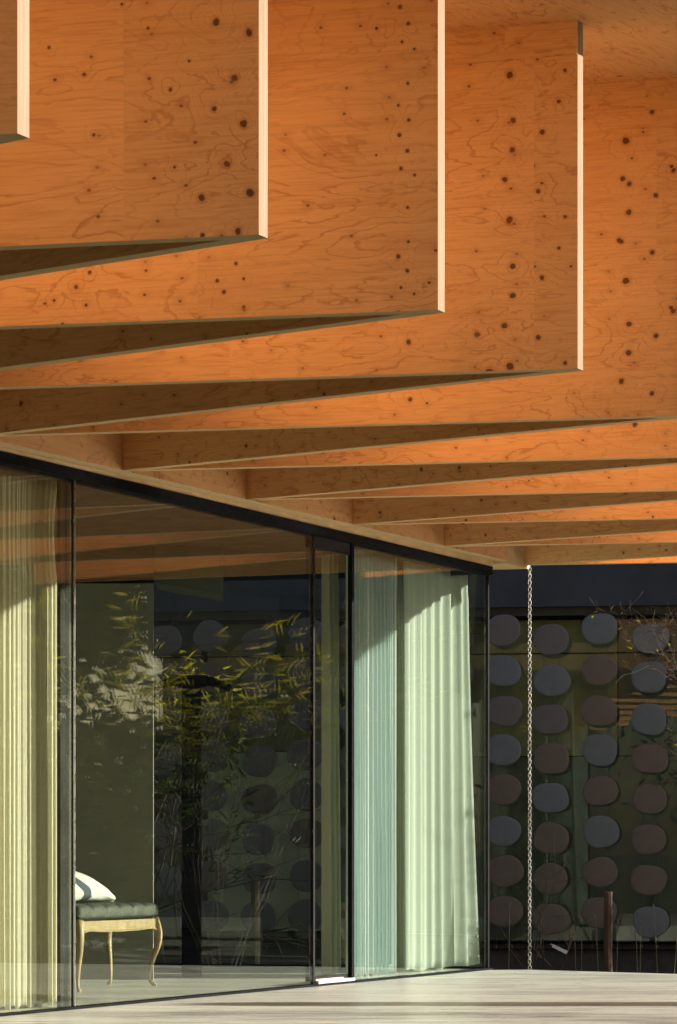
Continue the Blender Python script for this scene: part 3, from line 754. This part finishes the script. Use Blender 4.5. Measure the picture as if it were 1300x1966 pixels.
for ci, (x, ys, cc, where) in enumerate(cols):
    tp = onf(x, 1186, .10)
    ds = setM(empty('disc_string', (tp.x, tp.y, onf(x, 1812, .1).z)))
    tag(ds, 'string of flat pebble discs on twin wires, ' + where, 'disc string', 'strings of pebble discs hung across the dark glazed building')
    for s_ in (-1, 1):
        a_ = onf(x + s_ * 15, 1187, .088); b_ = onf(x + s_ * 15, 1815, .088)
        m = MB(); m.tube([a_, b_], .0018, 5)
        m.tube([b_ + Vector((0, 0, .0)), b_ - Vector((0, 0, .03))], .006, 6); m.build('wire', M_WIRE, ds)
    for di, (y, ch) in enumerate(zip(ys, cc)):
        c = onf(x + random.uniform(-2.5, 2.5), y, .13); m = MB()
        disc_mesh(m, c, 34.0 / F * c.y * random.uniform(.97, 1.03), 30.0 / F * c.y * random.uniform(.97, 1.03), ci * 50 + di)
        o = m.build('disc', DM[ch], ds, Matrix.Translation(c))

# ------------------------------------------------------------------ planting helpers
def branch(mb, p, d, L, r, depth, tips, spread=.6, grav=0.0, seg=5, rs=random, kids=(2, 4), rmin=.0012, wob=.18):
    pts = [Vector(p)]; rr = [r]; d = Vector(d).normalized()
    for i in range(seg):
        d = (d + Vector((rs.gauss(0, wob), rs.gauss(0, wob), rs.gauss(0, wob) + grav))).normalized()
        pts.append(pts[-1] + d * (L / seg)); rr.append(max(rmin, r * (1 - .55 * (i + 1) / seg)))
    mb.tube(pts, rr, 5 if r > .004 else 4, 0, True)
    if depth == 0: tips.append((pts[-1], d)); tips.append((pts[len(pts) // 2], d)); return
    for c in range(rs.randint(*kids)):
        i = rs.randint(max(1, seg // 3), seg)
        nd = (d + Vector((rs.gauss(0, spread), rs.gauss(0, spread), rs.gauss(0, spread)))).normalized()
        branch(mb, pts[i], nd, L * rs.uniform(.5, .78), rr[i] * .7, depth - 1, tips, spread, grav, seg, rs, kids, rmin, wob)
    tips.append((pts[-1], d))
def leaves(mb, pts, n, length, width, rs, spread=.1, droop=-.4, fold=.2):
    for _ in range(n):
        p, d = rs.choice(pts)
        p = p + Vector((rs.gauss(0, spread), rs.gauss(0, spread), rs.gauss(0, spread)))
        v = (d * .5 + Vector((rs.gauss(0, .7), rs.gauss(0, .7), rs.gauss(droop, .5)))).normalized()
        s_ = v.cross(Vector((rs.gauss(0, 1), rs.gauss(0, 1), rs.gauss(0, 1)))).normalized()
        L = length * rs.uniform(.6, 1.25); w_ = width * rs.uniform(.7, 1.2); nn = v.cross(s_)
        a = p; b = p + v * L * .35 + s_ * w_ + nn * L * .03; c = p + v * L * .75 + s_ * w_ * .6 - nn * L * .02; e = p + v * L - nn * L * .12
        b2 = p + v * L * .35 - s_ * w_ + nn * L * .03; c2 = p + v * L * .75 - s_ * w_ * .6 - nn * L * .02
        mb.add([a, b, c, e, c2, b2], [(0, 1, 2, 3, 4, 5)])

# small willow-leaved tree mirrored in the big pane
def small_tree(x, y, h, wd, nl, seed, label, leaf):
    rs = random.Random(seed)
    tr = setM(empty('willow_tree', (x, y, -.42))); tag(tr, label, 'tree')
    m = MB(); tips = []
    for s in range(5):
        a = s * 1.26 + rs.uniform(0, .6)
        base = Vector((x + .06 * math.cos(a), y + .06 * math.sin(a), -.42))
        branch(m, base, (math.cos(a) * .26, math.sin(a) * .26, 1), h * .62, .022, 3, tips, .55, .03, 7, rs, (3, 4), .0016, .13)
    m.build('trunk', M_BARK, tr)
    tips = [q for q in tips if q[0].z > .1 and abs(q[0].x - x) < wd * 1.3 and abs(q[0].y - y) < wd * 1.3]
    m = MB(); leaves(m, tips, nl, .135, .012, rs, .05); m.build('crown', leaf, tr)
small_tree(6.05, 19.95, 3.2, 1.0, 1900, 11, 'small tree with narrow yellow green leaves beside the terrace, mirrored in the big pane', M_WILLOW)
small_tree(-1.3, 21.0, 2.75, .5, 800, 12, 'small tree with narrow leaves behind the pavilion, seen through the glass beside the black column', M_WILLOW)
small_tree(6.9, 12.9, 2.2, .45, 500, 13, 'young sapling with narrow leaves off the right side of the terrace', M_WILLOW)  # unseen tree added to lay broken shadows over the paving
# bare twiggy shrub reaching in from the right
rs = random.Random(21)
o_ = at(1400, 0, 20.6)
bs = setM(empty('bare_tree', (o_.x + .15, 20.6, -.42))); tag(bs, 'bare young tree with sunlit twigs reaching in from the right', 'tree')
m = MB(); tips = []
tx = o_.x + .15
m.tube([(tx, 20.6, -.42), (tx + .03, 20.6, .6), (tx - .02, 20.62, 1.5), (tx + .04, 20.6, 2.3), (tx, 20.6, 3.1)], [.035, .03, .024, .018, .008], 8)
m.build('trunk', M_TWIG, bs)
m = MB()
for (z, dz, L) in ((2.35, .28, .60), (2.75, -.05, .62), (1.75, .15, .66), (2.05, -.05, .5), (1.15, .18, .42), (.8, .3, .3)):
    branch(m, (tx, 20.6, z), (-1, rs.uniform(-.25, .25), dz), L, .008, 3, tips, .42, .03, 6, rs, (3, 4), .0011, .14)
for (z, dz, L) in ((2.1, .3, .8), (1.5, .4, .9), (2.6, .3, .7)):
    branch(m, (tx, 20.6, z), (1, rs.uniform(-.3, .3), dz), L, .010, 2, tips, .45, .02, 6, rs, (3, 4))
m.build('twigs', M_TWIG, bs)
m = MB(); leaves(m, [q for q in tips], 60, .045, .008, rs, .01); m.build('leaves', M_LEAFY, bs)
# small leafless shrub with a tag
sh = at(1052, 0, 20.2); rs = random.Random(5)
sb = setM(empty('small_shrub', (sh.x, 20.2, -.42))); tag(sb, 'small dark leafless shrub beyond the terrace edge, carrying a pale tag', 'shrub')
m = MB(); tips = []
for dx, L in ((-.25, .62), (.05, .68), (.3, .60)):
    branch(m, (sh.x, 20.2, -.42), (dx, 0, 1), L, .008, 2, tips, .4, .04, 6, rs, (2, 4), .0012, .10)
m.build('stems', simple('dark_stem', (.035, .022, .018), .85, .2, 20), sb)
pt = at(1075, 1822, 20.05)
m = MB(); R_ = Matrix.Translation(pt) @ Matrix.Rotation(R(27), 4, 'Y')
hw, hh = .058, .013
m.add([R_ @ Vector(v) for v in ((-hw, 0, -hh), (hw, 0, -hh), (hw, 0, hh), (-hw, 0, hh * .6), (-hw, .002, -hh), (hw, .002, -hh), (hw, .002, hh), (-hw, .002, hh * .6))],
      [(0, 1, 2, 3), (7, 6, 5, 4), (0, 4, 5, 1), (1, 5, 6, 2), (2, 6, 7, 3), (3, 7, 4, 0)])
a_ = R_ @ Vector((-hw, .001, 0)); m.tube([a_, a_ + Vector((-.012, 0, .012)), a_ + Vector((-.02, 0, .0))], .002, 5)
o = m.build('plant_tag', simple('pale_blue_plastic', (.42, .52, .68), .4, .1), None, Matrix.Translation(pt)); tag(o, 'pale blue plant tag hanging at the small leafless shrub', 'tag')
# thin stalks
ST = ['thin dry stalk left of the rain chain, by the corner glass', 'taller of two thin dry stalks between the tagged shrub and the post', 'shortest thin dry stalk, between the tagged shrub and the post',
      'thin dry stalk just left of the reddish timber post', 'thin dry stalk just right of the reddish timber post', 'thin dry stalk leaning left, second right of the post',
      'thin upright dry stalk beside the left-leaning one, right of the post', 'tallest thin dry stalk, in front of the string of discs behind the twigs', 'rightmost thin dry stalk, leaning right']
for i, (x, ytop, lean) in enumerate(((968 + 8, 1740, .01), (1108, 1770, -.02), (1117, 1790, .0), (1152, 1762, -.03), (1182, 1770, .02), (1226, 1762, -.02), (1228, 1775, .01), (1265, 1742, -.03), (1290, 1755, .05))):
    p = at(x, ytop, 19.6); m = MB()
    m.tube([(p.x, 19.6, -.42), (p.x + lean * .4, 19.6, (p.z - .42) * .5), (p.x + lean, 19.6, p.z)], [.003, .0022, .0012], 5)
    m.tube([(p.x + lean, 19.6, p.z - .002), (p.x + lean * 1.5, 19.6, p.z + .03)], [.003, .001], 5)
    o = m.build('grass_stalk', M_STRAW, None, Matrix.Translation((p.x, 19.6, -.42)))
    tag(o, ST[i], 'plant', 'thin dry stalks beyond the terrace edge')
# red timber post, and a dark one seen through the pavilion
def post(x, ytop, Y, w_, label, mt, seed):
    p = at(x, ytop, Y); m = MB(); rs = random.Random(seed); N_ = 10; pts = []; rr = []
    for i in range(N_ + 1):
        z = -.42 + (p.z + .42) * i / N_; pts.append((p.x + rs.gauss(0, .0015), Y + rs.gauss(0, .0015), z)); rr.append(w_ * (1 + rs.gauss(0, .025)))
    m.tube(pts, rr, 9, smooth=False)
    o = m.build('timber_post', mt, None, Matrix.Translation((p.x, Y, -.42))); tag(o, label, 'post')
post(1168, 1712, 19.8, .031, 'rough reddish timber post standing right of the chain', M_POST, 3)
post(491, 1690, 20.6, .034, 'dark timber post behind the pavilion, seen through the big pane', M_BARK, 4)
# pillar whose shadow crosses the paving, off to the right
m = MB(); px2, py2 = 7.4, 14.2
m.tube([(px2, py2, -.42), (px2, py2, 1.72), (px2, py2, 1.78)], [.20, .19, .15], 20); 
o = m.build('garden_pillar', M_CONC, None, Matrix.Translation((px2, py2, -.42))); tag(o, 'round concrete garden pillar far to the right of the terrace', 'pillar')

# tall evergreens and a clipped hedge to the right (mirrored in the glass)
def evergreen(x, y, h, rad, z0, seed, nl=5200):
    rs = random.Random(seed)
    tr = setM(empty('evergreen_tree', (x, y, -.42))); m = MB()
    m.tube([(x, y, -.42), (x + .05, y, h * .4), (x, y + .05, h * .9)], [.2, .14, .04], 9)
    for k in range(9):
        a = rs.uniform(0, 6.28); z = z0 + (h - z0) * rs.uniform(0, .8)
        m.tube([(x, y, z - .3), (x + rad * .7 * math.cos(a), y + rad * .7 * math.sin(a), z + .2)], [.06, .015], 6)
    m.build('trunk', M_BARK, tr)
    cl = []
    for k in range(46):
        a = rs.uniform(0, 6.28); v = rs.uniform(0, 1); z = z0 + (h - z0) * v; rr = rad * math.sin(math.pi * min(1, .18 + .82 * v) ** 1.0) ** .6 * rs.uniform(.35, 1.0)
        cl.append((Vector((x + rr * math.cos(a), y + rr * math.sin(a), z)), Vector((math.cos(a), math.sin(a), 0))))
    m = MB(); leaves(m, cl, nl, .26, .045, rs, rad * .17); m.build('crown', M_LEAFD, tr)
    return tr
EV = [((13.4, 22.3), 7.2, 1.7, 2.9, 'evergreen nearest the terrace with a bare lower trunk, beside the hedge'),
      ((16.2, 24.0), 8.5, 2.1, 3.0, 'evergreen with a bare lower trunk, second from the terrace'),
      ((19.0, 26.2), 9.0, 2.2, 3.4, 'broad evergreen in the back row right of the dark building'),
      ((14.5, 28.5), 7.5, 1.7, .5, 'evergreen dense to the ground in the middle of the row'),
      ((17.0, 32.0), 8.0, 1.9, .3, 'tall dense evergreen behind the end of the dark building'),
      ((12.4, 32.0), 8.5, 2.1, .3, 'tallest rounded evergreen behind the dark building'),
      ((20.5, 34.0), 10, 2.6, .5, 'furthest and broadest evergreen at the back of the garden')]
for i, ((x, y), h, rad, z0, lb) in enumerate(EV):
    tag(evergreen(x, y, h, rad, z0, 40 + i), lb, 'tree', 'evergreens in the garden to the right')
rs = random.Random(8); cl = []
for i in range(260):
    u = rs.uniform(0, 1); q = Vector((12.0, 21.2)).lerp(Vector((21.5, 31.5)), u)
    cl.append((Vector((q.x + rs.uniform(-.5, .5), q.y + rs.uniform(-.5, .5), rs.uniform(-.3, 2.15))), Vector((0, 0, 1))))
m = MB(); leaves(m, cl, 11000, .24, .05, rs, .18); o = m.build('hedge', M_LEAFD, None, Matrix.Translation((12, 21.2, -.42))); tag(o, 'rough evergreen hedge running behind the garden trees', 'hedge')
# trees behind the viewpoint, mirrored in the dark building
for i, (x, y, h) in enumerate(((-7, -9, 7), (-2, -12, 8), (5, -13, 7), (12, -10, 8), (-13, -14, 9))):
    tag(evergreen(x, y, h, 2.2, 1.2, 70 + i, 1500), ['leafy tree at the near left of the lawn behind the viewpoint', 'second leafy tree from the left behind the viewpoint', 'middle leafy tree behind the viewpoint', 'rightmost leafy tree behind the viewpoint', 'leftmost and tallest tree behind the viewpoint'][i], 'tree', 'trees behind the viewpoint')
